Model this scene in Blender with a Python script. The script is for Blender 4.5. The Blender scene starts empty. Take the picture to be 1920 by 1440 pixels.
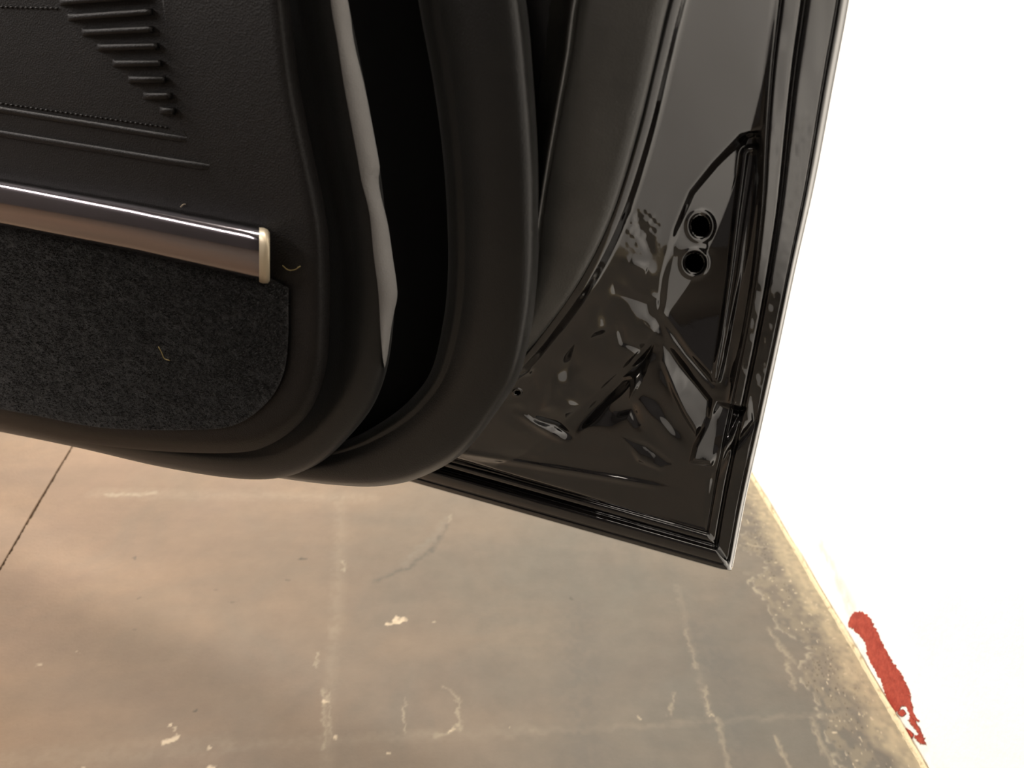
import bpy, bmesh, math, random
import numpy as np
from mathutils import Vector

random.seed(4); rng = np.random.default_rng(7)
S = bpy.context.scene
COL = S.collection

# ------------------------------------------------------------------ camera
F = 1400.0; PITCH = math.radians(27.6); CH = 0.55
cd = bpy.data.cameras.new('camera'); cam = bpy.data.objects.new('camera', cd); COL.objects.link(cam)
cam.location = (0, 0, CH); cam.rotation_euler = (math.pi/2 - PITCH, 0, 0)
cd.sensor_width = 36; cd.lens = F/1920*36; cd.clip_start = 0.01
cd.dof.use_dof = True; cd.dof.focus_distance = 0.40; cd.dof.aperture_fstop = 13.0
S.camera = cam

# ------------------------------------------------------------------ world and lamps
W = bpy.data.worlds.new('world'); S.world = W; W.use_nodes = True
W.node_tree.nodes['Background'].inputs[0].default_value = (0.6, 0.56, 0.52, 1)
W.node_tree.nodes['Background'].inputs[1].default_value = 0.15

def area(name, loc, target, sx, sy, power, color):
    l = bpy.data.lights.new(name, 'AREA'); l.shape = 'RECTANGLE'; l.size = sx; l.size_y = sy
    l.energy = power; l.color = color
    o = bpy.data.objects.new(name, l); COL.objects.link(o); o.location = loc
    o.rotation_euler = (Vector(target)-Vector(loc)).to_track_quat('-Z', 'Y').to_euler()
    return o
area('lamp_far_side', (-1.5, 2.3, 1.7), (0.33, 0.75, 0.15), 0.9, 0.5, 80, (1.0, 0.93, 0.83))
area('lamp_ceiling', (-0.9, -0.9, 2.4), (-0.1, 0.3, 0.3), 1.2, 0.3, 7, (1.0, 0.9, 0.8))
area('added_chrome_lamp', (-2.5, 0.4, 1.75), (-0.1, 0.35, 0.45), 1.7, 0.13, 24, (1.0, 0.92, 0.88))  # added lamp, sited so the chrome strip mirrors a bright line
area('lamp_wall_side', (-0.40, 0.58, 2.15), (0.34, 0.5, 0.3), 0.2, 2.0, 62, (1.0, 0.94, 0.86))
S.view_settings.view_transform = 'Standard'; S.view_settings.look = 'None'
S.view_settings.gamma = 1; S.view_settings.exposure = 0.6; S.view_settings.use_curve_mapping = False

# ------------------------------------------------------------------ helpers
CP, SP = math.cos(PITCH), math.sin(PITCH)
def rays(px, py):
    a = np.asarray(px, float)-960; b = -(np.asarray(py, float)-720)
    return np.stack([a, F*CP + b*SP, b*CP - F*SP], -1)
TH = math.radians(62)                       # the door stands 62 degrees off the line of sight
U = np.array([-math.sin(TH), math.cos(TH), 0]); N = np.array([-math.cos(TH), -math.sin(TH), 0])
D0 = 0.215
def Q(px, py, w):
    """point of the door: w metres behind the plane of the door card"""
    r = rays(px, py)
    t = -(D0 + np.asarray(w, float))/(r @ N)
    return r*t[..., None] + np.array([0, 0, CH])
def G(px, py, z=0.0):
    r = rays(px, py); t = (z-CH)/r[..., 2]
    return r*t[..., None] + np.array([0, 0, CH])

def catmull(P, n):
    P = np.array(P, float); P = np.vstack([2*P[0]-P[1], P, 2*P[-1]-P[-2]]); out = []
    for i in range(1, len(P)-2):
        t = np.linspace(0, 1, 24, endpoint=False)[:, None]
        a, b, c, d = P[i-1:i+3]
        out.append(.5*(2*b+(c-a)*t+(2*a-5*b+4*c-d)*t**2+(3*b-a-3*c+d)*t**3))
    out = np.vstack(out+[P[-2:-1]])
    L = np.r_[0, np.cumsum(np.linalg.norm(np.diff(out, axis=0), axis=1))]
    s = np.linspace(0, L[-1], n)
    return np.stack([np.interp(s, L, out[:, k]) for k in range(out.shape[1])], 1)
def offset(C, d):
    T = np.gradient(C, axis=0); T /= np.linalg.norm(T, axis=1)[:, None]
    return C + np.stack([T[:, 1], -T[:, 0]], 1)*(d[:, None] if hasattr(d, '__len__') else d)

def link(name, me, mat, parent=None, smooth=True):
    o = bpy.data.objects.new(name, me); COL.objects.link(o)
    if mat: me.materials.append(mat)
    if smooth: me.polygons.foreach_set('use_smooth', [True]*len(me.polygons))
    if parent: o.parent = parent; o.matrix_parent_inverse = parent.matrix_world.inverted()
    return o
def mesh(name, V, Fc, mat, parent=None, smooth=True):
    me = bpy.data.meshes.new(name); me.from_pydata([tuple(v) for v in V], [], [tuple(f) for f in Fc]); me.update()
    bm = bmesh.new(); bm.from_mesh(me); bmesh.ops.recalc_face_normals(bm, faces=bm.faces); bm.to_mesh(me); bm.free()
    return link(name, me, mat, parent, smooth)
def gridfaces(a, b):
    i = np.arange(a-1)[:, None]*b + np.arange(b-1)[None]
    return np.stack([i, i+1, i+b+1, i+b], -1).reshape(-1, 4)
def flip_to_cam(o): pass
def loft(name, A, B, prof, mat, parent=None):
    """ruled band between two door curves; prof = (s across, w depth) pairs"""
    A, B = np.asarray(A), np.asarray(B); n = len(A); V = []
    for s, w in prof:
        P = A*(1-s)+B*s
        ww = w(np.linspace(0, 1, n)) if callable(w) else np.full(n, w)
        V.append(Q(P[:, 0], P[:, 1], ww))
    V = np.stack(V, 1).reshape(-1, 3)
    return mesh(name, V, gridfaces(n, len(prof)), mat, parent)
def box(name, c, s, mat, parent=None, kind=None, bev=0.0):
    bm = bmesh.new(); bmesh.ops.create_cube(bm, size=1)
    for v in bm.verts: v.co = Vector((v.co.x*s[0]+c[0], v.co.y*s[1]+c[1], v.co.z*s[2]+c[2]))
    if bev: bmesh.ops.bevel(bm, geom=bm.edges[:], offset=bev, segments=2, affect='EDGES')
    me = bpy.data.meshes.new(name); bm.to_mesh(me); bm.free()
    o = link(name, me, mat, parent, False)
    if kind: o['kind'] = kind
    return o
def tube(name, P, r, mat, parent=None, sides=10, squash=1.0):
    """tube through 3-D points; r number or list"""
    P = np.asarray(P, float); n = len(P); R = np.full(n, r) if np.isscalar(r) else np.asarray(r)
    T = np.gradient(P, axis=0); T /= np.linalg.norm(T, axis=1)[:, None]
    nx = -N[None] - T*(T @ -N)[:, None]; nx /= np.linalg.norm(nx, axis=1)[:, None]; ny = np.cross(T, nx)
    V = []; 
    for k in range(sides):
        a = 2*math.pi*k/sides; V.append(P + (nx*math.cos(a)*squash + ny*math.sin(a))*R[:, None])
    V = np.stack(V, 1).reshape(-1, 3); Fc = []
    for i in range(n-1):
        for k in range(sides): Fc.append((i*sides+k, i*sides+(k+1) % sides, (i+1)*sides+(k+1) % sides, (i+1)*sides+k))
    Fc.append(tuple(range(sides))); Fc.append(tuple(range((n-1)*sides, n*sides)))
    return mesh(name, V, Fc, mat, parent)

# ------------------------------------------------------------------ materials
class NT:
    def __init__(s, name):
        s.m = bpy.data.materials.new(name); s.m.use_nodes = True; s.t = s.m.node_tree
        s.b = s.t.nodes['Principled BSDF']
    def n(s, typ, ins=None, **kw):
        x = s.t.nodes.new(typ)
        for k, v in kw.items(): setattr(x, k, v)
        for k, v in (ins or {}).items(): s.set(x.inputs[k], v)
        return x
    def set(s, inp, v):
        if isinstance(v, bpy.types.NodeSocket): s.t.links.new(v, inp)
        else: inp.default_value = v
    def pos(s):
        return s.n('ShaderNodeNewGeometry').outputs['Position']
    def noise(s, scale, detail=4, rough=.55, vec=None, dist=0):
        return s.n('ShaderNodeTexNoise', {'Vector': vec or s.pos(), 'Scale': scale, 'Detail': detail, 'Roughness': rough, 'Distortion': dist})
    def ramp(s, fac, a, b, ca=(0, 0, 0, 1), cb=(1, 1, 1, 1)):
        r = s.n('ShaderNodeValToRGB', {'Fac': fac}); e = r.color_ramp.elements
        e[0].position = a; e[1].position = b; e[0].color = ca; e[1].color = cb; return r.outputs['Color']
    def mix(s, f, a, b, mode='MIX'):
        x = s.n('ShaderNodeMix', data_type='RGBA', blend_type=mode)
        s.set(x.inputs[0], f); s.set(x.inputs[6], a); s.set(x.inputs[7], b); return x.outputs[2]
    def math(s, op, a, b=0.0, clamp=False):
        x = s.n('ShaderNodeMath', operation=op, use_clamp=clamp); s.set(x.inputs[0], a); s.set(x.inputs[1], b); return x.outputs[0]
    def vm(s, op, a, b=(0, 0, 0)):
        x = s.n('ShaderNodeVectorMath', operation=op); s.set(x.inputs[0], a)
        if op == 'SCALE': s.set(x.inputs['Scale'], b)
        else: s.set(x.inputs[1], b)
        return x
    def bump(s, h, strength=.3, dist=.001):
        x = s.n('ShaderNodeBump', {'Height': h, 'Strength': strength, 'Distance': dist}); s.set(s.b.inputs['Normal'], x.outputs[0])
    def P(s, **k):
        names = {'base': 'Base Color', 'rough': 'Roughness', 'metal': 'Metallic', 'spec': 'Specular IOR Level', 'sheen': 'Sheen Weight', 'coat': 'Coat Weight', 'crough': 'Coat Roughness'}
        for a, v in k.items(): s.set(s.b.inputs[names[a]], v)
        return s.m
    def stroke(s, vec, a, b, wid, soft):
        """mask of a segment a-b (3-D), wid half width, soft edge, all metres"""
        a, b = Vector(a), Vector(b); ab = b-a; L2 = max(ab.dot(ab), 1e-9)
        pa = s.vm('SUBTRACT', vec, tuple(a)).outputs[0]
        h = s.math('DIVIDE', s.vm('DOT_PRODUCT', pa, tuple(ab)).outputs['Value'], L2, True)
        q = s.vm('SCALE', tuple(ab), h).outputs[0]
        d = s.vm('LENGTH', s.vm('SUBTRACT', pa, q).outputs[0]).outputs['Value']
        return s.n('ShaderNodeMapRange', {0: d, 1: wid+soft, 2: wid, 3: 0.0, 4: 1.0}).outputs[0]

def c3(r, g, b): return (r, g, b, 1)
def black_paint():
    t = NT('black_gloss_paint')
    n1 = t.noise(55, 2, .4); n2 = t.noise(900, 2, .5)
    h = t.math('ADD', n1.outputs[0], t.math('MULTIPLY', n2.outputs[0], .03))
    t.bump(h, .10, .003)
    n3 = t.noise(1600, 2, .5)
    dust = t.ramp(n3.outputs[0], .70, .76)
    base = t.mix(dust, c3(.0045, .004, .004), c3(.012, .011, .010))
    return t.P(base=base, rough=t.mix(t.ramp(t.noise(30).outputs[0], .4, .8), (.03,)*3+(1,), (.10,)*3+(1,)), spec=.65, coat=.65, crough=.02)
def rubber(name, base, rough, scale=1200, spec=.35, sheen=0.0):
    t = NT(name); n = t.noise(scale, 3)
    d = t.ramp(t.noise(2600, 1).outputs[0], .73, .8)
    b = t.mix(t.ramp(t.noise(40, 4).outputs[0], .3, .75), c3(*base), c3(*[v*1.7 for v in base]))
    b = t.mix(d, b, c3(*[v*4 for v in base]))
    t.bump(n.outputs[0], .25, .0006)
    return t.P(base=b, rough=rough, spec=spec, sheen=sheen)
def vinyl():
    t = NT('black_vinyl')
    v = t.n('ShaderNodeTexVoronoi', {'Vector': t.pos(), 'Scale': 1500}, feature='F1')
    t.bump(t.math('ADD', v.outputs[0], t.noise(200).outputs[0]), .35, .0004)
    b = t.mix(t.ramp(t.noise(25, 4).outputs[0], .3, .75), c3(.0040, .0034, .0032), c3(.0065, .0055, .0052))
    return t.P(base=b, rough=.55, spec=.22)
M_paint = black_paint()
M_seal = rubber('black_seal_rubber', (.0040, .0038, .0034), .34, spec=.42, sheen=.06)
M_bead = rubber('satin_bead_rubber', (.009, .0085, .0075), .28, spec=1.0)
M_seal2 = rubber('soft_black_rubber', (.0030, .0030, .0029), .45, spec=.45, sheen=.05)
M_flange = rubber('satin_black_flange', (.027, .0265, .0245), .32, spec=.6)
M_vinyl = vinyl()
M_dark = NT('dark_void').P(base=c3(.002, .002, .002), rough=.9, spec=.1)
t = NT('grey_felt_edge'); t.bump(t.noise(1500).outputs[0], .4, .0005)
M_grey = t.P(base=t.mix(t.ramp(t.noise(60).outputs[0], .3, .7), c3(.185, .18, .175), c3(.20, .195, .19)), rough=.8, spec=.2)
t = NT('bright_trim_chrome'); t.bump(t.noise(70, 2).outputs[0], .05, .001)
M_chrome = t.P(base=c3(.22, .20, .215), rough=.12, metal=1.0)
t = NT('trim_end_metal'); M_trimend = t.P(base=c3(.45, .38, .27), rough=.4, metal=.4)
t = NT('charcoal_carpet'); n = t.noise(420, 5, .7)
t.bump(n.outputs[0], .8, .002)
M_carpet = t.P(base=t.mix(t.ramp(n.outputs[0], .35, .7), c3(.0022, .0021, .0023), c3(.011, .0100, .0102)), rough=.95, spec=.1, sheen=.15)
t = NT('yellow_fibre'); M_fibre = t.P(base=c3(.16, .12, .04), rough=.7)
t = NT('pale_crumb'); M_crumb = t.P(base=c3(.22, .18, .13), rough=.9)

# ------------------------------------------------------------------ room
# wall foot from the two floor points the photograph gives
ga, gb = G(1408, 882), G(1742, 1440)
wd = (ga-gb)[:2]; wd /= np.linalg.norm(wd); wnorm = np.array([-wd[1], wd[0]])   # points into the room (-x)
if wnorm[0] > 0: wnorm = -wnorm
def wallp(along, out, z): return np.array([*(gb[:2]+wd*along+wnorm*out), z])
def onwall(px, py, out=0.0):
    r = rays(px, py); n3 = np.array([*wnorm, 0]); o = np.array([0, 0, CH])
    p0 = np.array([*(gb[:2]+wnorm*out), 0])
    t = ((p0-o) @ n3)/(r @ n3); return r*t[..., None]+o

def floor_mat():
    t = NT('painted_concrete_floor')
    pos = t.pos()
    st = t.vm('MULTIPLY', pos, (3.0, 9.0, 1)).outputs[0]
    a = t.noise(2.2, 6, .6, dist=.6); b = t.noise(1.0, 5, .6, vec=st); c = t.noise(40, 5, .65)
    col = t.mix(t.ramp(a.outputs[0], .38, .62), c3(0.1080, 0.0900, 0.0733), c3(0.1133, 0.1033, 0.0853))
    col = t.mix(t.ramp(b.outputs[0], .42, .66), col, c3(0.1333, 0.1120, 0.0880))
    col = t.mix(t.math('MULTIPLY', t.ramp(t.noise(7, 5, .65, dist=1).outputs[0], .45, .7), .5), col, c3(0.0920, 0.0887, 0.0773))
    # redder tone towards the left, weaker close to the camera
    sx = t.n('ShaderNodeSeparateXYZ', {0: pos})
    left = t.n('ShaderNodeMapRange', {0: sx.outputs[0], 1: .1, 2: -.5, 3: 0.0, 4: .75}).outputs[0]
    left = t.math('MULTIPLY', left, t.n('ShaderNodeMapRange', {0: sx.outputs[1], 1: .1, 2: .35, 3: 0.2, 4: 1.0}).outputs[0])
    col = t.mix(left, col, t.mix(1.0, col, c3(1.46, 1.05, .76), 'MULTIPLY'))
    col = t.mix(.25, col, t.mix(1.0, col, t.ramp(c.outputs[0], .3, .7, c3(.7, .7, .7), c3(1.25, 1.25, 1.25)), 'MULTIPLY'))
    # scratches, chips, specks, bare concrete and painted bounce glow stored on the slab
    at = t.n('ShaderNodeAttribute', attribute_name='wear_and_glow')
    keep = t.math('SUBTRACT', 1.0, at.outputs['Alpha'])
    x = t.vm('SCALE', col, keep).outputs[0]
    col = t.vm('SCALE', t.vm('ADD', x, at.outputs['Color']).outputs[0], .82).outputs[0]
    t.bump(t.math('ADD', t.noise(300, 4, .7).outputs[0], t.math('MULTIPLY', at.outputs['Alpha'], .8)), .2, .002)
    return t.P(base=col, rough=t.ramp(a.outputs[0], .3, .7, (.6,)*3+(1,), (.75,)*3+(1,)), spec=.2)
M_floor = floor_mat()

def wall_mat():
    t = NT('white_painted_plaster')
    z = t.n('ShaderNodeSeparateXYZ', {0: t.pos()}).outputs[2]
    col = t.mix(t.ramp(t.noise(12, 4).outputs[0], .35, .7), c3(.86, .85, .82), c3(.9, .89, .87))
    low = t.n('ShaderNodeMapRange', {0: z, 1: .03, 2: 0.0, 3: 0.0, 4: 1.0}).outputs[0]
    g = t.ramp(t.noise(45, 5, .65).outputs[0], .45, .7)
    col = t.mix(t.math('MULTIPLY', t.math('MULTIPLY', low, g), .45), col, c3(.55, .50, .42))
    for (x0, y0, x1, y1, w) in [(1540, 1020, 1595, 1140, .004), (1430, 893, 1432, 897, .0015), (1475, 985, 1480, 995, .001)]:
        m = t.stroke(t.pos(), onwall(x0, y0), onwall(x1, y1), w, .012 if w > .003 else .002)
        col = t.mix(t.math('MULTIPLY', t.math('MULTIPLY', m, t.ramp(t.noise(70, 4).outputs[0], .3, .6)), .55), col, c3(.50, .47, .42))
    t.bump(t.noise(120, 5).outputs[0], .15, .002)
    return t.P(base=col, rough=.75, spec=.2)
M_wall = wall_mat()
t = NT('plain_room_paint'); M_room = t.P(base=t.mix(t.noise(3).outputs[0], c3(.45, .43, .4), c3(.5, .48, .45)), rough=.8)
t = NT('plain_side_paint'); M_side = t.P(base=t.mix(t.noise(3).outputs[0], c3(.075, .07, .07), c3(.10, .093, .093)), rough=.8)

# floor: slabs with an open joint between them
fl = bpy.data.objects.new('floor', None); COL.objects.link(fl); fl['kind'] = 'structure'
j0, j1 = G(132, 842), G(0, 1066)
jd = (j0-j1)[:2]; jd /= np.linalg.norm(jd)
def jp(s, off=0): q = j1[:2]+jd*s; return (q[0]-off*jd[1]*-1*-1, q[1]+off*jd[0]*-1*-1)
def slab(name, pts, dz=0.0):
    n = len(pts); V = [(x, y, dz) for x, y in pts]+[(x, y, -.08) for x, y in pts]
    Fc = [tuple(range(n)), tuple(range(2*n-1, n-1, -1))]+[(i, i+n, (i+1) % n+n, (i+1) % n) for i in range(n)]
    o = mesh(name, V, Fc, M_floor, fl, False)
    q = o.data.color_attributes.new('wear_and_glow', 'FLOAT_COLOR', 'POINT'); q.data.foreach_set('color', [0.0]*(4*len(o.data.vertices)))
    b = o.modifiers.new('bevel', 'BEVEL'); b.width = .0008; b.segments = 2; b.limit_method = 'ANGLE'
    return o
nj = np.array([jd[1], -jd[0]])
if nj[0] < 0: nj = -nj          # to the right of the joint
js = np.linspace(-3.0, 2.6, 120)
wob = rng.normal(0, .0006, 120)
R_ = [(j1[:2]+jd*s+nj*(.0016+w)) for s, w in zip(js, wob)]
L_ = [(j1[:2]+jd*s-nj*(.0014+w)) for s, w in zip(js, rng.normal(0, .0006, 120))]
wa, wb = wallp(-2.2, -.02, 0)[:2], wallp(2.6, -.02, 0)[:2]
# the right slab is ruled between the joint and the wall, fine where it is seen
yv = np.r_[np.linspace(-2.2, .12, 12, endpoint=False), np.linspace(.12, 1.25, 700, endpoint=False), np.linspace(1.25, 3.15, 12)]
NXF = 900
jx = j1[0]+jd[0]/jd[1]*(yv-j1[1])+.0016+rng.normal(0, .0005, len(yv))
wx_ = gb[0]+wd[0]/wd[1]*(yv-gb[1])+.02
XF = jx[:, None]+(wx_-jx)[:, None]*np.linspace(0, 1, NXF)[None]; YF = np.repeat(yv[:, None], NXF, 1)
WC = np.zeros(XF.shape+(3,)); WA = np.zeros(XF.shape)
def fnoise(x_, y_, sc, seed):
    r = np.random.default_rng(seed).random((400, 400)); X = (x_/sc+40000) % 398; Y = (y_/sc+40000) % 398
    i, j = X.astype(int), Y.astype(int); u, v = X-i, Y-j; u = u*u*(3-2*u); v = v*v*(3-2*v)
    return (r[i, j]*(1-u)+r[i+1, j]*u)*(1-v)+(r[i, j+1]*(1-u)+r[i+1, j+1]*u)*v
FN1 = fnoise(XF, YF, .004, 1); FN2 = fnoise(XF, YF, .0016, 2); FN3 = fnoise(XF, YF, .012, 3); FN4 = fnoise(XF, YF, .004, 14)
XD = XF+(FN1-.5)*.004+(FN2-.5)*.0025; YD = YF+(FN4-.5)*.004+(FN3-.5)*.004
def over(m, color):
    global WC, WA
    WC = WC*(1-m[..., None])+np.array(color)*m[..., None]; WA = WA*(1-m)+m
def fseg(p, q, w, sft, X=None, Y=None):
    X = XD if X is None else X; Y = YD if Y is None else Y
    ab = (q-p)[:2]; L = max(ab@ab, 1e-10); h = np.clip(((X-p[0])*ab[0]+(Y-p[1])*ab[1])/L, 0, 1)
    d = np.hypot(X-p[0]-h*ab[0], Y-p[1]-h*ab[1]); return np.clip((w+sft-d)/sft, 0, 1)
def marks(segs, color, amt):
    for (x0, y0, x1, y1, w, sft) in segs:
        over(fseg(G(x0, y0), G(x1, y1), w, sft)*amt*(.55+.45*np.clip((FN1-.25)*2.5, 0, 1)), color)
# worn strip of bare concrete along the wall, with bounce glow painted in
dw = (XF-(wx_-.02)[:, None])*-1
edge = .058+.022*(fnoise(XF, YF, .03, 5)-.5)*2+.012*(FN1-.5)
wm = np.clip((edge-dw)/.006, 0, 1); rim_ = np.exp(-((edge-dw)/.0022)**2)
brk = np.clip((fnoise(XF, YF, .010, 6)*.6+FN1*.4-.38)*4, 0, 1)
over(wm*brk*.55, (0.186, 0.155, 0.110)); over(rim_*np.clip(FN1*2-.6, 0, 1)*.5, (0.331, 0.283, 0.207))
over(wm*np.clip((FN2-.86)*12, 0, 1)*.8, (0.052, 0.041, 0.031))
over(wm*np.clip((fnoise(XF, YF, .0022, 8)-.88)*12, 0, 1)*.8, (0.414, 0.345, 0.248))
bounce_glow = np.clip((.034-dw+.014*(FN3-.5))/.016, 0, 1); over(bounce_glow*.75*(.5+.5*FN1), (0.345, 0.283, 0.186))  # warm light bounced off the wall, painted into the floor colour
    # faint wide bands
marks([(180, 925, 700, 932, .003, .012), (0, 1425, 420, 1400, .004, .012), (420, 1400, 1000, 1368, .001, .007),
                  (1000, 1372, 1640, 1336, .0006, .004), (640, 935, 632, 1180, .001, .010), (628, 1180, 612, 1440, .001, .008),
                  (1270, 1100, 1330, 1340, .0005, .005), (1400, 1075, 1510, 1098, .001, .004)], (0.290, 0.241, 0.179), .13)
# pale scratches
marks([(200, 928, 290, 925, .0005, .004), (606, 1290, 610, 1400, .0002, .002), (616, 1300, 618, 1380, .0002, .002),
                  (597, 1225, 592, 1250, .0001, .0016), (1285, 1180, 1305, 1250, .0003, .002), (1322, 1290, 1330, 1340, .0002, .002),
                  (757, 1305, 760, 1375, .0002, .0015), (858, 1310, 862, 1370, .0003, .002), (815, 1380, 862, 1366, .0006, .003),
                  (830, 1285, 856, 1310, .0002, .002), (1265, 1300, 1255, 1338, .0002, .002), (1455, 1385, 1480, 1440, .0008, .002),
                  (845, 965, 842, 978, .0005, .002), (0, 832, 70, 818, .0015, .004), (120, 845, 130, 838, .002, .004),
                  (1440, 1180, 1485, 1240, .0006, .003), (1475, 1240, 1490, 1290, .0004, .003), (1390, 1020, 1450, 1030, .0003, .002),
                  (1520, 1345, 1560, 1440, .0004, .003), (1345, 1345, 1365, 1440, .0003, .003), (643, 1050, 646, 1072, .0003, .002)],
            (0.276, 0.231, 0.166), .5)
# chips
marks([(728, 1172, 757, 1160, .0022, .001), (740, 1166, 748, 1162, .003, .001), (312, 1388, 330, 1384, .002, .001),
                  (322, 1360, 324, 1372, .0008, .001), (73, 1244, 75, 1245, .0012, .0008), (20, 977, 22, 977, .0015, .001),
                  (728, 1415, 729, 1415, .0008, .0007), (609, 1312, 611, 1312, .0012, .001), (156, 1437, 157, 1438, .0012, .001),
                  (1196, 1346, 1197, 1346, .0007, .0006), (954, 1359, 955, 1360, .0007, .0006), (812, 1167, 813, 1167, .0008, .0007),
                  (1332, 1341, 1337, 1341, .0007, .0006), (845, 1369, 847, 1369, .0014, .001), (145, 1224, 147, 1224, .0007, .0006),
                  (395, 1440, 400, 1440, .002, .001), (628, 1382, 630, 1382, .0012, .001), (390, 1400, 396, 1399, .0008, .0006)],
            (0.414, 0.338, 0.241), .85)
# dark specks and the curved tyre scuff
marks([(565, 1048, 571, 1048, .0016, .001), (364, 1336, 368, 1336, .0008, .0008), (401, 1107, 403, 1107, .0012, .001),
                  (538, 1091, 539, 1091, .001, .001), (262, 1121, 263, 1121, .0008, .0008), (248, 1183, 250, 1183, .0008, .0008),
                  (254, 1045, 256, 1045, .0012, .001), (1069, 1122, 1070, 1123, .0009, .0008), (430, 1128, 434, 1127, .0009, .001)],
            (0.041, 0.034, 0.028), .75)
marks([(705, 1088, 765, 1065, .0006, .004), (765, 1065, 810, 1030, .0006, .004), (810, 1030, 838, 985, .0006, .005)], (0.059, 0.054, 0.047), .5)
marks([(760, 1055, 810, 1010, .0006, .008), (810, 1010, 840, 970, .0006, .006)], (0.152, 0.134, 0.107), .4)
marks([(1310, 1190, 1330, 1240, .01, .018), (1090, 1150, 1100, 1440, .004, .03), (1365, 1240, 1390, 1440, .003, .02)], (0.076, 0.072, 0.066), .35)

V = np.stack([XF, YF, np.zeros(XF.shape)-.0003*WA], -1).reshape(-1, 3)
me = bpy.data.meshes.new('slab'); FF = gridfaces(len(yv), NXF)
me.vertices.add(len(V)); me.vertices.foreach_set('co', V.ravel())
me.loops.add(FF.size); me.loops.foreach_set('vertex_index', FF[:, ::1].ravel().astype(np.int32))
me.polygons.add(len(FF)); me.polygons.foreach_set('loop_start', np.arange(0, FF.size, 4, dtype=np.int32))
me.update(calc_edges=True)
ca = me.color_attributes.new('wear_and_glow', 'FLOAT_COLOR', 'POINT')
ca.data.foreach_set('color', np.concatenate([WC, WA[..., None]], -1).astype(np.float32).ravel())
link('slab', me, M_floor, fl, True)
se = mesh('slab_edge', np.vstack([np.c_[jx, yv, yv*0], np.c_[jx, yv, yv*0-.08]]), [(i, i+1, i+1+len(yv), i+len(yv)) for i in range(len(yv)-1)], M_floor, fl, False)
q = se.data.color_attributes.new('wear_and_glow', 'FLOAT_COLOR', 'POINT'); q.data.foreach_set('color', [0.0]*(4*len(se.data.vertices)))
slab('slab', [tuple(p) for p in L_]+[(-2.6, 3.1), (-2.6, -2.2)], -.0006)
jf = mesh('joint_filler', [(*(R_[0]+nj*.01), -.006), (*(R_[-1]+nj*.01), -.006), (*(L_[-1]-nj*.01), -.006), (*(L_[0]-nj*.01), -.006)], [(0, 1, 2, 3)],
          NT('dirt').P(base=c3(.05, .04, .028), rough=.95), fl, False)

def wallbox(name, p, q, th, h, mat):
    p, q = np.array(p), np.array(q); d = q-p; d = d/np.linalg.norm(d); n = np.array([-d[1], d[0]])*th
    V = [(*a, z) for z in (-.08, h) for a in (p, q, q+n, p+n)]
    o = mesh(name, V, [(0, 1, 2, 3), (4, 5, 6, 7), (0, 1, 5, 4), (1, 2, 6, 5), (2, 3, 7, 6), (3, 0, 4, 7)], mat, None, False)
    o['kind'] = 'structure'; return o
wallbox('wall_right', wallp(2.6, 0, 0)[:2], wallp(-2.2, 0, 0)[:2], .12, 2.6, M_wall) if False else None
P0, P1 = wallp(-2.2, 0, 0)[:2], wallp(2.6, 0, 0)[:2]
V = [(*a, z) for z in (-.08, 2.6) for a in (P0, P1, P1-wnorm*.12, P0-wnorm*.12)]
o = mesh('wall_right', V, [(0, 1, 2, 3), (4, 5, 6, 7), (0, 1, 5, 4), (1, 2, 6, 5), (2, 3, 7, 6), (3, 0, 4, 7)], M_wall, None, False); o['kind'] = 'structure'
box('wall_left', (-2.65, .45, 1.26), (.1, 5.5, 2.68), M_side, kind='structure')
box('wall_back', (-1.0, 3.2, 1.26), (3.6, .1, 2.68), M_room, kind='structure')
box('wall_front', (-1.0, -2.2, 1.26), (3.6, .1, 2.68), M_side, kind='structure')
box('ceiling', (-1.0, .5, 2.65), (3.6, 5.5, .1), M_room, kind='structure')

# cement fillet at the foot of the wall
t = NT('pale_cement'); t.bump(t.noise(250, 5, .7).outputs[0], .6, .003)
cm = t.mix(t.ramp(t.noise(120, 4).outputs[0], .55, .75), c3(.50, .42, .28), c3(.22, .17, .10))
M_cem = t.P(base=cm, rough=.9, spec=.1)
n = 420; al = np.linspace(-.25, 1.6, n); V = []
for a in al:
    k = .4*math.sin(a*37)+.3*math.sin(a*91+1)+rng.normal(0, .45)
    w_ = .0062+.0006*k; hh = .0042+.0008*math.sin(a*57)+rng.normal(0, .0003)
    for (o_, z_) in ((w_, -.001), (w_-.0015, .0018), (w_*.55, hh), (.0030, hh*.8), (.0020, -.0035), (.0006, -.0030)):
        V.append(wallp(a, o_, z_))
o = mesh('trim_1', V, gridfaces(n, 6), M_cem, None, True); o['kind'] = 'structure'

# red paint patch on the wall: a brushed coat with ragged edges
t = NT('red_wall_paint'); t.bump(t.noise(400, 4).outputs[0], .5, .001)
M_red = t.P(base=t.mix(t.ramp(t.noise(160, 4, .7).outputs[0], .4, .65), c3(.30, .035, .022), c3(.42, .065, .04)), rough=.6)
def ragged(P, amp, n=260):
    P = catmull(P+[P[0]], n)[:-1]; ph = np.cumsum(rng.normal(0, 1, len(P))); ph -= np.linspace(ph[0], ph[-1], len(P))
    T = np.roll(P, -1, 0)-np.roll(P, 1, 0); T /= np.linalg.norm(T, axis=1)[:, None]
    return P+np.stack([T[:, 1], -T[:, 0]], 1)*rng.normal(0, amp, len(P))[:, None]
def wall_patch(name, P, mat, th=.0005, amp=1.0):
    P = ragged(P, amp); n = len(P)
    A = onwall(P[:, 0], P[:, 1], th); B = onwall(P[:, 0], P[:, 1], .00002)
    return mesh(name, np.vstack([A, B]), [tuple(range(n))]+[(i, i+n, (i+1) % n+n, (i+1) % n) for i in range(n)], mat, None, False)
bm_all = []
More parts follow.
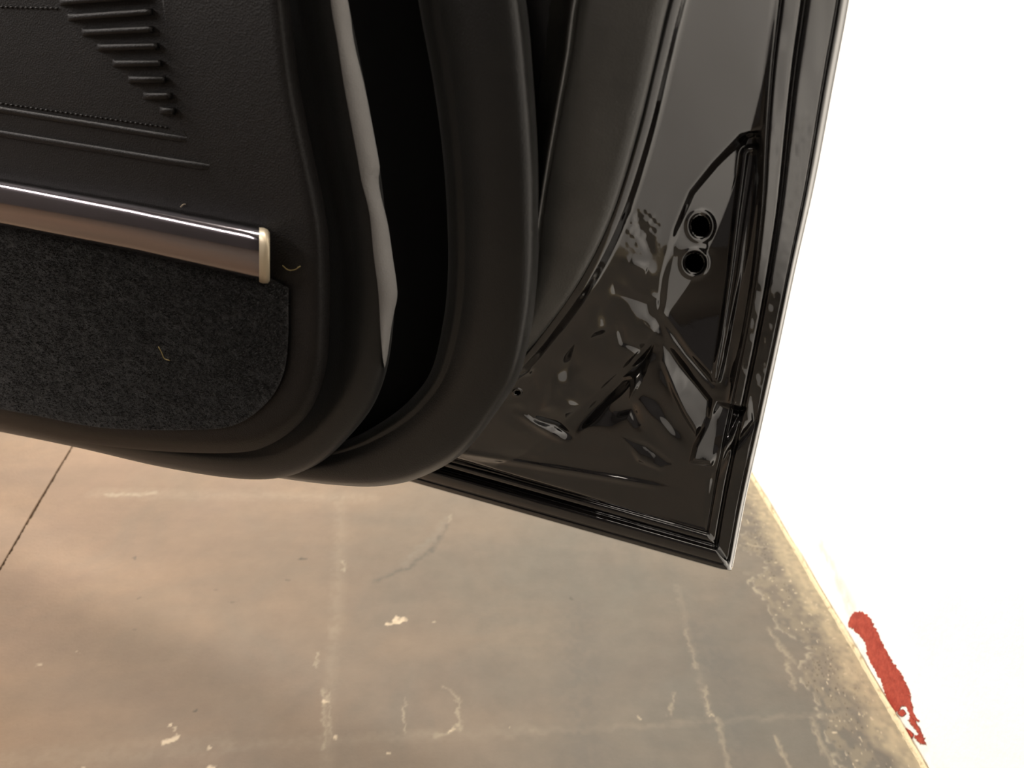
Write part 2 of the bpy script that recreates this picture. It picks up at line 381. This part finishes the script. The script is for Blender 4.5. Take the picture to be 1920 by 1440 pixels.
rp = bpy.data.objects.new('paint_patch', None); COL.objects.link(rp); rp.location = tuple(onwall(1660, 1290))
rp['label'] = 'long brick red streak of peeling paint low on the white wall'; rp['category'] = 'paint mark'
bpy.context.view_layer.update()
red = [(1592, 1160), (1600, 1148), (1614, 1147), (1628, 1156), (1642, 1180), (1656, 1210), (1676, 1245), (1692, 1268), (1704, 1295),
       (1709, 1315), (1713, 1335), (1722, 1352), (1712, 1350), (1700, 1330), (1692, 1321), (1686, 1332), (1676, 1338), (1670, 1352), (1660, 1346), (1664, 1330), (1660, 1300), (1648, 1270), (1636, 1250),
       (1625, 1225), (1622, 1205), (1612, 1192), (1600, 1182), (1590, 1172)]
def patch(name, P, par, amp=1.0):
    o = wall_patch(name, P, M_red, amp=amp); o.parent = par; o.matrix_parent_inverse = par.matrix_world.inverted(); return o
patch('paint_coat', red, rp, 1.2)
patch('paint_flake', [(1706, 1340), (1716, 1352), (1726, 1372), (1735, 1394), (1724, 1392), (1714, 1380), (1722, 1375), (1712, 1362), (1704, 1352)], rp, 1.2)
patch('paint_flake', [(1692, 1368), (1700, 1366), (1712, 1378), (1706, 1386), (1698, 1378)], rp, 1.0)
patch('paint_flake', [(1676, 1356), (1684, 1354), (1686, 1362), (1678, 1364)], rp, .8)
patch('paint_flake', [(1682, 1336), (1692, 1330), (1698, 1338), (1690, 1343)], rp, .8)

# ------------------------------------------------------------------ car door
door = bpy.data.objects.new('car_door', None); COL.objects.link(door)
door.location = tuple(Q(1365, 1070, .09)); bpy.context.view_layer.update()
door['label'] = 'open black car door seen at its lower corner, carpeted card and glossy shell'; door['category'] = 'car door'

# --- metal shell as one pressed sheet
def ycurve(P):
    P = catmull(P, 400); return lambda y: np.interp(y, P[:, 1], P[:, 0])
xr = ycurve([(1618, -170), (1592, 0), (1562, 160), (1528, 340), (1492, 500), (1458, 660), (1425, 810), (1398, 930), (1371, 1071), (1350, 1180)])
xl = ycurve([(1478, -170), (1460, 0), (1446, 120), (1437, 240), (1428, 400), (1408, 560), (1378, 720), (1347, 870), (1326, 990), (1310, 1100)])
xab = ycurve([(1318, -170), (1268, 0), (1238, 120), (1206, 250), (1158, 400), (1100, 520), (1030, 620), (960, 700), (800, 840), (700, 900), (600, 1100)])
def yb(x): return 905+(x-780)*.282-np.clip((x-1345)/26, 0, 1)**2*3
XA = 640.0
nx, ny = 560, 620
s = np.linspace(0, 1, nx); s = s**.75; tt = np.linspace(0, 1, ny)
SS, TT = np.meshgrid(s, tt)
yR = -170+(1071+170)*TT; yL = -170+(yb(XA)+170)*TT
PX = XA+(xr(yR)-XA)*SS
PY = yL+(yR-yL)*SS
YB = yb(PX); 
PY = -170+(YB+170)*TT
XR = xr(PY); PX = np.where(SS > .999, XR, XA+(XR-XA)*SS); PY = -170+(yb(PX)+170)*TT
def sm(x, a, b):
    t = np.clip((x-a)/(b-a), 0, 1); return t*t*(3-2*t)
def gauss(d, w): return np.exp(-(d/w)**2)
def lip_tilt(y_): return .017-.011*sm(y_, 330, 600)
def segd(x, y, P):
    P = np.array(P, float); best = np.full(x.shape, 1e9); pos = np.zeros(x.shape)
    for i in range(len(P)-1):
        a, b = P[i], P[i+1]; ab = b-a; L = ab@ab
        h = np.clip(((x-a[0])*ab[0]+(y-a[1])*ab[1])/L, 0, 1)
        d = np.hypot(x-a[0]-h*ab[0], y-a[1]-h*ab[1]); m = d < best
        best = np.where(m, d, best); pos = np.where(m, (i+h)/(len(P)-1), pos)
    return best, pos
def polysd(x, y, P):
    d, _ = segd(x, y, list(P)+[P[0]]); ins = np.zeros(x.shape, bool); n = len(P)
    for i in range(n):
        (x1, y1), (x2, y2) = P[i], P[(i+1) % n]
        c = ((y1 > y) != (y2 > y)) & (x < (x2-x1)*(y-y1)/((y2-y1) if y2 != y1 else 1e-9)+x1)
        ins ^= c
    return np.where(ins, d, -d)
x, y = PX, PY
# depth of the sheet: flat flange, step, slanting end face, grooved hem
dAB = x-xab(y)
Wd = .057+.004*sm(x, 900, 1260)
Wd += .0040*sm(dAB, -2, 28)
Wd -= .0008*gauss(dAB+7, 6)
span = np.maximum(xl(y)-xab(y), 60)
e = np.clip(dAB/span, 0, 1.2)
fade = 1-sm(y, 560, 820)
Wd += (.026*fade+.020*(1-fade))*np.clip(dAB-8, 0, None)/190*np.where(dAB > 200, (200/np.maximum(dAB, 200))**.8, 1)*(1)
fr = (XR-x)/np.maximum(xr(y)-xl(y), 20); fb = (yb(x)-y)/62.0
f = np.minimum(fr, fb)
lipW = .090
k = sm(f, 1.12, .92)
side_k = sm(fb-fr, -.15, .15)
prof = lipW + lip_tilt(y)*side_k*(1-np.clip(fr, 0, 1)) + (.0024+.0006*(1-side_k))*gauss(f-.63, .050+.02*(1-side_k)) - (1-side_k)*(.0012*gauss(f-.80, .12) + .0012*gauss(f-.36, .16)) + .0016*gauss(f-.97, .03) + .004*sm(f, .10, 0.0)*(.25+.75*side_k)+ .0009*gauss(f-.16, .025)
Wd = Wd*(1-k)+prof*k
inner = 1-sm(f, 1.25, 1.0)
# second fold above the bottom hem
_, _ = 0, 0
d2, p2 = segd(x, y, [(700, 815), (860, 848), (1000, 872), (1150, 897), (1300, 925)])
side = np.where(y > np.interp(x, [700, 860, 1000, 1150, 1300], [815, 848, 872, 897, 925]), 1, 0)
Wd += inner*(-.0016*gauss(d2, 6)*sm(x, 1300, 1150)) + 0
# pocket with the two bolt holes
pocket = [(1428, 240), (1388, 250), (1335, 305), (1292, 358), (1262, 430), (1240, 520), (1232, 590), (1285, 665), (1338, 725), (1375, 610), (1405, 470), (1428, 330)]
pd_ = polysd(x, y, pocket)
Wd += .0017*sm(pd_, -3, 13)*inner
Wd += sm(pd_, 0, 14)*(.000018*(x-1330)-.00002*(y-480))*inner
dr, pr = segd(x, y, [(1408, 292), (1392, 400), (1376, 520), (1358, 630), (1343, 710)])
rw = 12*(1-pr)+4
Wd -= inner*(.0022*sm(dr, rw+7, rw-3)-.0012*sm(dr, rw*.6, rw*.2)*(1-pr*.7))
# pressed corner: bevels, bosses and the gathered dents
def facet(P, ax, ay, off, soft=9):
    global Wd
    m = sm(polysd(x, y, P), -2, soft); cx = np.mean([p[0] for p in P]); cy = np.mean([p[1] for p in P])
    Wd += m*(off+ax*(x-cx)+ay*(y-cy))*1e-3
def ridge(P, h, w, taper=True):
    global Wd
    d, p = segd(x, y, P); tp = np.sin(np.pi*np.clip(p, .02, .98))**.5 if taper else 1
    Wd += h*1e-3*gauss(d, w)*tp
facet([(1240, 638), (1262, 655), (1300, 705), (1336, 748), (1332, 785), (1304, 818), (1280, 780), (1258, 735), (1238, 680)], .105, -.055, 0, 10)
facet([(1225, 645), (1196, 675), (1165, 710), (1185, 712), (1180, 750), (1205, 720)], .085, -.085, 0, 9)
facet([(1345, 752), (1400, 765), (1372, 820), (1335, 875), (1292, 868), (1300, 835)], .115, -.035, 0, 9)
facet([(1160, 812), (1215, 830), (1265, 868), (1240, 885), (1195, 865)], .06, -.10, 0, 9)
facet([(960, 700), (1005, 690), (1015, 740), (990, 780), (962, 760)], .04, -.04, 0, 16)
facet([(1030, 690), (1080, 640), (1095, 690), (1060, 730), (1100, 760), (1060, 790), (1010, 770)], .04, -.04, 0, 22)
facet([(1100, 580), (1150, 530), (1230, 560), (1225, 620), (1160, 620), (1100, 640)], .02, -.03, 0, 18)
ridge([(972, 775), (1010, 800), (1060, 828)], -2.0, 7)
ridge([(1000, 785), (1040, 795), (1070, 815)], 2.0, 6)
ridge([(1225, 640), (1180, 700), (1120, 760), (1070, 815)], 2.4, 12)
ridge([(1195, 745), (1240, 800), (1285, 855)], -2.2, 16)
ridge([(1150, 775), (1185, 765), (1200, 800)], 1.8, 9)
ridge([(1160, 600), (1170, 640), (1215, 660)], 1.6, 9)
ridge([(1225, 560), (1262, 640), (1330, 730)], -1.6, 9)
ridge([(1412, 745), (1415, 790), (1365, 850), (1340, 900), (1330, 985)], 2.2, 7)
ridge([(1400, 850), (1410, 880), (1398, 930)], -1.2, 9)
ridge([(1190, 400), (1205, 430), (1218, 470)], .9, 9)
ridge([(1180, 495), (1215, 505)], -1.4, 10)
ridge([(1262, 468), (1330, 462)], -1.2, 12)
# hand-finished ripples in the gathered metal
def vnoise(x, y, sc, seed):
    r = np.random.default_rng(seed).random((80, 80)); X = (x/sc+10) % 78; Y = (y/sc+10) % 78
    i, j = X.astype(int), Y.astype(int); u, v = X-i, Y-j; u = u*u*u*(u*(6*u-15)+10); v = v*v*v*(v*(6*v-15)+10)
    return (r[i, j]*(1-u)+r[i+1, j]*u)*(1-v)+(r[i, j+1]*(1-u)+r[i+1, j+1]*u)*v-.5
zone = sm(y, 480, 640)*sm(x, 930, 1000)*inner*(1-sm(pd_, -25, 0))*(1-sm(y, 850, 900))
Wd += zone*(.0040*vnoise(x, y, 75, 1)+.0010*vnoise(x, y, 36, 2))
lipz = sm(f, 1.0, .85)*sm(f, .05, .2)
Wd += lipz*(.12+.88*side_k)*(.0005*vnoise(x, y, 38, 5)+.00022*vnoise(x, y, 12, 6)*sm(y, 150, 230)+.0010*vnoise(x, y, 45, 9)*sm(y, 700, 760)*sm(x, 1330, 1360))
Wd += .0004*inner*vnoise(x, y, 120, 8)
dd = np.hypot(x-1205, y-425); Wd += .0005*gauss(dd, 26)*vnoise(x, y, 9, 11)*2
HOLES = [(1313, 424, 19, 22), (1302, 493, 19, 20), (970, 736, 6, 5)]
hm = np.zeros(x.shape, bool)
for hx, hy, ra, rb in HOLES:
    q = np.hypot((x-hx)/ra, (y-hy)/rb); hm |= q < .97
    Wd += -.0009*gauss(q-1.25, .22)
V = Q(PX, PY, Wd).reshape(-1, 3)
Fc = gridfaces(ny, nx); hmf = hm.reshape(-1)
keep = ~(hmf[Fc].all(1)); Fc = Fc[keep]
shell = mesh('door_shell', V, Fc, M_paint, door)
def Wat(px, py):
    k_ = np.argmin((PX-px)**2+(PY-py)**2); return Wd.reshape(-1)[k_]
for hx, hy, ra, rb in HOLES:
    a = np.linspace(0, 2*np.pi, 33)[:-1]; w0 = Wat(hx, hy)+.0002
    V = []
    for (sc, dw) in ((1.06, 0.0), (1.0, .0006), (.98, .012)):
        V.append(Q(hx+ra*sc*np.cos(a), hy+rb*sc*np.sin(a), np.full(32, w0+dw)))
    V = np.vstack(V); Fh = [(r*32+i, r*32+(i+1) % 32, (r+1)*32+(i+1) % 32, (r+1)*32+i) for r in range(2) for i in range(32)]+[tuple(range(64, 96))]
    mesh('bolt_hole', V, Fh, M_dark, shell)
# outer skin closing the back of the door, rolled over the hem
yy = np.linspace(-170, 1070, 120)
edge_w = lipW+.004
rows = []
eR = np.stack([xr(yy), np.minimum(yy, yb(xr(yy)))], 1)
xx = np.linspace(1369, 640, 90); eB = np.stack([xx, yb(xx)], 1)
E = np.vstack([eR, eB])
Vs = []
for dwm, off in ((0.0, 0), (.0015, 1.5), (.003, 1.0), (.0042, -4)):
    Eo = offset(E, 0)
    Vs.append(Q(Eo[:, 0]+off*np.r_[np.ones(120), np.zeros(90)], Eo[:, 1]+off*np.r_[np.zeros(120), np.ones(90)], edge_w+dwm+lip_tilt(E[:, 1])*sm((yb(E[:, 0])-E[:, 1])/62, -.15, .15)*np.r_[np.ones(120), np.zeros(90)]))
Vb = np.stack(Vs, 1).reshape(-1, 3)
mesh('hem_edge', Vb, gridfaces(len(E), 4), M_paint, door)
xs_, ys_ = np.meshgrid(1-np.linspace(1, 0, 60)**2, 1-np.linspace(1, 0, 60)**2)
Y1 = -170+1236*ys_; X1 = -900+(xr(Y1)-4+900)*xs_; Y1 = -170+(yb(X1)-3+170)*ys_
Wk = edge_w+.0042+np.where(xr(Y1)-X1 > 40, .017, lip_tilt(Y1))*sm(yb(X1)-Y1, 2, 60)+.006*sm(xr(Y1)-X1, 10, 120)
mesh('outer_skin', Q(X1, Y1, Wk).reshape(-1, 3), gridfaces(60, 60), M_paint, door)

# the door goes on above the frame as a plain hollow box section
fp = [(-500, .004), (505, .004), (540, .018), (740, .040), (930, .048), (1090, .056), (1290, .062), (1450, .084), (1604, .103), (1608, .108), (1450, .112), (-500, .112)]
B0 = np.array([Q(np.array(float(a)), np.array(-165.), np.array(w)) for a, w in fp]); m = len(fp)
B1 = B0.copy(); B1[:, 2] = 1.02
mesh('upper_panel', np.vstack([B0, B1]), [tuple(range(m)), tuple(range(m, 2*m))]+[(i, (i+1) % m, (i+1) % m+m, i+m) for i in range(m)], M_vinyl, door, False)

# --- curves of card and seals (photograph frame, then set at their own depth)
NC = 160
C1 = catmull([(525, -170), (543, 0), (562, 160), (590, 300), (607, 380), (617, 460), (618, 600), (609, 700), (575, 780), (510, 832), (440, 849), (300, 846), (150, 829), (0, 797), (-250, 748), (-500, 700)], NC)
C2 = catmull([(615, -170), (652, 0), (684, 160), (711, 310), (726, 430), (738, 520), (738, 600), (726, 690), (700, 760), (655, 818), (600, 868), (530, 895), (440, 897), (300, 875), (130, 836), (-100, 790), (-500, 712)], NC)
C3i = catmull([(762, -170), (786, 0), (815, 160), (833, 300), (841, 430), (841, 520), (833, 600), (812, 690), (775, 745), (720, 790), (640, 830), (540, 850), (300, 840), (0, 790), (-500, 700)], NC)
C3 = catmull([(952, -170), (986, 0), (1001, 160), (1009, 290), (1011, 400), (1009, 500), (999, 600), (975, 700), (933, 770), (868, 850), (786, 896), (717, 911), (650, 911), (540, 899), (300, 862), (0, 800), (-500, 702)], NC)

# inner seal under the card
c1s = offset(C1, 30)
if c1s[0, 0] > C1[0, 0]: c1s = offset(C1, -30)
sgn = -30 if offset(C1, 30)[0, 0] > C1[0, 0] else 30
def inn(C, d): return offset(C, math.copysign(1, sgn)*d)
seal1 = loft('inner_seal', inn(C1, 45), C2, [(0, .022), (.45, .021), (.55, .0185), (.66, .0175), (.78, .0185), (.88, .0195), (.95, .022), (.985, .026), (1, .031), (.98, .038), (.9, .044)], M_seal2, door)
# grey felt edge lying along the outer side of that seal
gi = catmull([(605, -170), (619, 0), (632, 80), (644, 160), (657, 230), (670, 300), (677, 340), (692, 400), (700, 480), (709, 550), (713, 620), (717, 668), (720, 684)], 90)
go = catmull([(615, -170), (652, 0), (664, 80), (683, 160), (697, 230), (710, 300), (712, 318), (710, 340), (716, 375), (727, 420), (736, 480), (745, 548), (739, 585), (733, 620), (727, 665), (721, 692)], 90)
loft('felt_edge', gi, go, [(0, .0195), (.05, .0172), (.5, .0185), (1, .021), (1.0, .0225)], M_grey, door)
# main weatherstrip: web, then bulb
loft('seal_web', inn(C2, 25), C3i, [(0, .036), (.4, .046), (.8, .050), (1, .050), (1.04, .046)], M_dark, door)
bulb = [(0.0, .052), (-.01, .046), (.02, .041), (.08, .0375), (.13, .0362), (.16, .0368), (.19, .0363), (.30, .034), (.45, .0325), (.62, .0322), (.78, .0328), (.88, .0340), (.925, .0360), (.955, .0388), (.98, .0430), (1.0, .0500), (1.0, .055), (.97, .060)]
loft('weatherstrip', C3i, C3, bulb, M_seal, door)
# second bead of the seal and the satin flange it sits on
P = catmull([(1118, -170), (1080, 0), (1066, 100), (1048, 200), (1030, 300), (1014, 400), (1000, 500), (975, 600), (930, 700), (850, 800), (700, 850)], 120)
Lb = offset(P, 0); wdt = np.linspace(26, 8, 120)
loft('seal_bead', P-np.stack([np.linspace(52, 18, 120), np.zeros(120)], 1), P+np.stack([np.linspace(18, 7, 120), np.zeros(120)], 1), [(0, .056), (.3, .054), (.45, .0515), (.56, .048), (.62, .0465), (.67, .0462), (.73, .0468), (.85, .050), (1, .0555)], M_bead, door)
A = P+np.stack([np.linspace(8, 2, 120), np.zeros(120)], 1)
Bc = catmull([(1306, -170), (1256, 0), (1228, 120), (1196, 250), (1150, 400), (1092, 520), (1022, 620), (952, 700), (850, 800), (720, 850)], 120)
loft('seal_flange', A, Bc, [(0, .0510), (.15, .0492), (.5, .0512), (.8, .0540), (.93, .0555), (.985, .0575), (1.0, .063)], M_flange, door)

# --- door card
rim_in = inn(C1, 62)
pts = [(p[0], p[1]) for p in rim_in]
card_prof = [(0, 0.0), (.35, -.0006), (.58, -.0004), (.68, .0002), (.77, .0016), (.87, .0036), (.95, .0060), (1.0, .0095), (1.0, .016), (.93, .02)]
# one mesh: flat field + rolled rim
n = NC; Vv = [];
for s_, w_ in card_prof:
    Pp = rim_in*(1-s_)+C1*s_; Vv.append(Q(Pp[:, 0], Pp[:, 1], np.full(n, w_)))
Vv = np.stack(Vv, 1).reshape(-1, 3); Fq = [tuple(q) for q in gridfaces(n, len(card_prof))]
extra = Q(np.array([-500.]), np.array([-170.]), np.array([0.]))
Vv = np.vstack([Vv, extra]); Fq.append(tuple([i*len(card_prof) for i in range(n)]+[len(Vv)-1]))
card = mesh('door_card', Vv, Fq, M_vinyl, door)
bpy.context.view_layer.update()

def bar(name, p, q, hw, h, mat, par, hw2=None, dome=True, base=0.0):
    """raised bar on the card from p to q (photo frame)"""
    p, q = np.array(p, float), np.array(q, float); d = q-p; d /= np.linalg.norm(d); nn = np.array([-d[1], d[0]]); hw2 = hw2 or hw
    rows = [(-1, .0002), (-.85, -h*.55), (-.5, -h*.95), (0, -h), (.5, -h*.95), (.85, -h*.55), (1, .0002)] if dome else [(-1, .0002), (-.7, -h), (.7, -h), (1, .0002)]
    m = len(rows); V = []; T = [0, .02, .08, .92, .98, 1] if np.hypot(*(q-p)) > 60 else [0, .08, .2, .8, .92, 1]; K = [.0, .7, 1, 1, .7, .0]
    for t_, k_ in zip(T, K):
        c = p+(q-p)*t_; w_ = hw+(hw2-hw)*t_
        for r, hh in rows:
            V.append(Q(c[0]+nn[0]*r*w_, c[1]+nn[1]*r*w_, np.array(base+(hh*k_ if hh < 0 else hh))))
    return mesh(name, V, gridfaces(6, m), mat, par)
# embossed ribs, each shorter than the one above
ribs = [((98, -28), (272, -46)), ((112, 4), (278, -8)), ((127, 33), (285, 22)), ((153, 61), (287, 55)), ((182, 89), (296, 87)), ((211, 119), (302, 119)), ((240, 149), (310, 150)), ((268, 180), (322, 180)), ((299, 207), (328, 209))]
for p, q in ribs: bar('rib', p, q, 7.5, .0026, M_vinyl, card)
bar('welt', (-420, 138), (350, 262), 6, .0014, M_vinyl, card)
bar('welt', (-420, 182), (392, 314), 6.5, .0014, M_vinyl, card)
# stitch rows
def stitches(p, q, n, first):
    p, q = np.array(p, float), np.array(q, float)
    for i in range(n):
        a = p+(q-p)*(i/n); b = p+(q-p)*((i+.55)/n)
        bar('stitch', a, b, 1.9, .0006, M_vinyl, card, dome=False)
stitches((0, 194), (318, 240), 34, True)
stitches((0, 13), (112, 16), 12, False)
tube('panel_crease', [Q(np.array(a), np.array(b), np.array(.0006)) for a, b in [(300, -60), (316, 60), (328, 170), (345, 240), (352, 256)]], .0007, M_vinyl, card, 8)

# carpet, set slightly proud with a pile
cin = catmull([(541, 540), (540, 640), (530, 705), (500, 755), (445, 795), (370, 806), (200, 803), (60, 778), (-150, 738), (-500, 672)], 90)
carp_poly = [tuple(p) for p in cin]+[(-500, 318), (0, 418), (505, 520)]
cp = np.array(carp_poly); nC = len(cp)
Va = Q(cp[:, 0], cp[:, 1], np.full(nC, -.0012)); Vb2 = Q(cp[:, 0], cp[:, 1], np.full(nC, .002))
carpet = mesh('carpet', np.vstack([Va, Vb2]), [tuple(range(nC))]+[(i, i+nC, (i+1) % nC+nC, (i+1) % nC) for i in range(nC)], M_carpet, card, False)
xs2 = rng.uniform(-500, 545, 120000); ys2 = rng.uniform(310, 810, 120000)
ok = polysd(xs2, ys2, carp_poly) > 2; xs2, ys2 = xs2[ok][:48000], ys2[ok][:48000]; m = len(xs2)
C = Q(xs2, ys2, -.0012-.0009*rng.random(m)-.0008*(vnoise(xs2, ys2, 22, 21)))
dirs = rng.normal(0, 1, (m, 3)); dirs += N*1.2; dirs /= np.linalg.norm(dirs, axis=1)[:, None]
a1 = np.cross(dirs, [0.3, .2, .9]); a1 /= np.linalg.norm(a1, axis=1)[:, None]; a2 = np.cross(dirs, a1)
Lh = rng.uniform(.0008, .0019, m)[:, None]; r_ = rng.uniform(.00018, .0004, m)[:, None]
Vt = np.stack([C+a1*r_, C-a1*r_*.5+a2*r_*.86, C-a1*r_*.5-a2*r_*.86, C+dirs*Lh+a1*r_*2], 1).reshape(-1, 3)
b0 = np.arange(m)[:, None]*4
Ft = np.stack([b0+np.array([0, 1, 3]), b0+np.array([1, 2, 3]), b0+np.array([2, 0, 3])], 1).reshape(-1, 3)
me = bpy.data.meshes.new('carpet_pile'); me.from_pydata(Vt.tolist(), [], Ft.tolist()); me.update()
pile = link('carpet_pile', me, M_carpet, card, False); pile['kind'] = 'stuff'

# chrome strip: half-round moulding with a turned end
def strip_sec(x_):
    top = np.interp(x_, [-500, 0, 250, 500], [245, 338, 382, 430]); bot = np.interp(x_, [-500, 0, 250, 500], [332, 424, 474, 531]); return top, bot
V = []; NX = 60; NS = 25
xs_ = np.linspace(-500, 503, NX)
for i, x_ in enumerate(xs_):
    a, b = strip_sec(x_); k_ = 1.0
    if x_ > 480: k_ = 1-.10*((x_-480)/23)**2
    for j in range(NS):
        th = math.pi*j/(NS-1); vv = .5-.5*math.cos(th)
        V.append(Q(x_, a+(b-a)*(.5+(vv-.5)*k_), np.array(-.0015-.0085*math.sin(th)**.8*k_)))
chrome = mesh('chrome_strip', V, gridfaces(NX, NS), M_chrome, card)
# end: folded lip of the strip
V = []
for r_s, dw in ((1.0, 0), (1.06, -.0006), (1.02, -.0010), (.86, -.0004), (.80, .0010)):
    for j in range(NS):
        th = math.pi*j/(NS-1); vv = .5-.5*math.cos(th); a, b = strip_sec(500)
        V.append(Q(503+(0 if r_s > .9 else 1.5), a+(b-a)*(.5+(vv-.5)*r_s*.92), np.array(-.0015+dw*math.sin(th)-.0085*math.sin(th)**.8*r_s*.9)))
V2 = []
for k_, (xo, sc) in enumerate(((486, 1.015), (494, 1.04), (502, 1.0), (506, .9), (505, .78), (499, .7))):
    a, b = strip_sec(500)
    a += .2*(xo-500); b += .2*(xo-500)
    for j in range(NS):
        th = math.pi*j/(NS-1); vv = .5-.5*math.cos(th)
        V2.append(Q(xo, a+(b-a)*(.5+(vv-.5)*sc), np.array(-.0012-.0088*math.sin(th)**.8*sc)))
mesh('strip_end', V2, gridfaces(6, NS), M_trimend, card)
V3 = [Q(499.5, a+(b-a)*(.5+(.5-.5*math.cos(math.pi*j/(NS-1))-.5)*.75), np.array(-.0012-.0088*math.sin(math.pi*j/(NS-1))**.8*.75)) for j in range(NS)]
mesh('strip_cap', V3, [tuple(range(NS))], M_trimend, card, False)

# a few fibres caught on the card
def fibre(name, pts, w, r, mat, label):
    o = tube(name, [Q(np.array(float(a)), np.array(float(b)), np.array(w+random.uniform(-.0003, .0003))) for a, b in catmull(pts, 14)], r, mat, None, 6)
    o['label'] = label; o['category'] = 'lint'
    return o
fibre('lint_fibre', [(530, 498), (540, 506), (552, 506), (563, 499)], -.0012, .00022, M_fibre, 'tiny yellow fibre beside the end of the chrome strip')
fibre('lint_fleck', [(339, 388), (342, 385), (345, 383), (348, 383)], -.0008, .0003, M_crumb, 'pale fleck of lint just above the chrome strip')
fibre('carpet_lint', [(297, 650), (303, 661), (308, 672), (318, 676)], -.0032, .0003, M_fibre, 'dull tan fibre caught in the dark carpet')
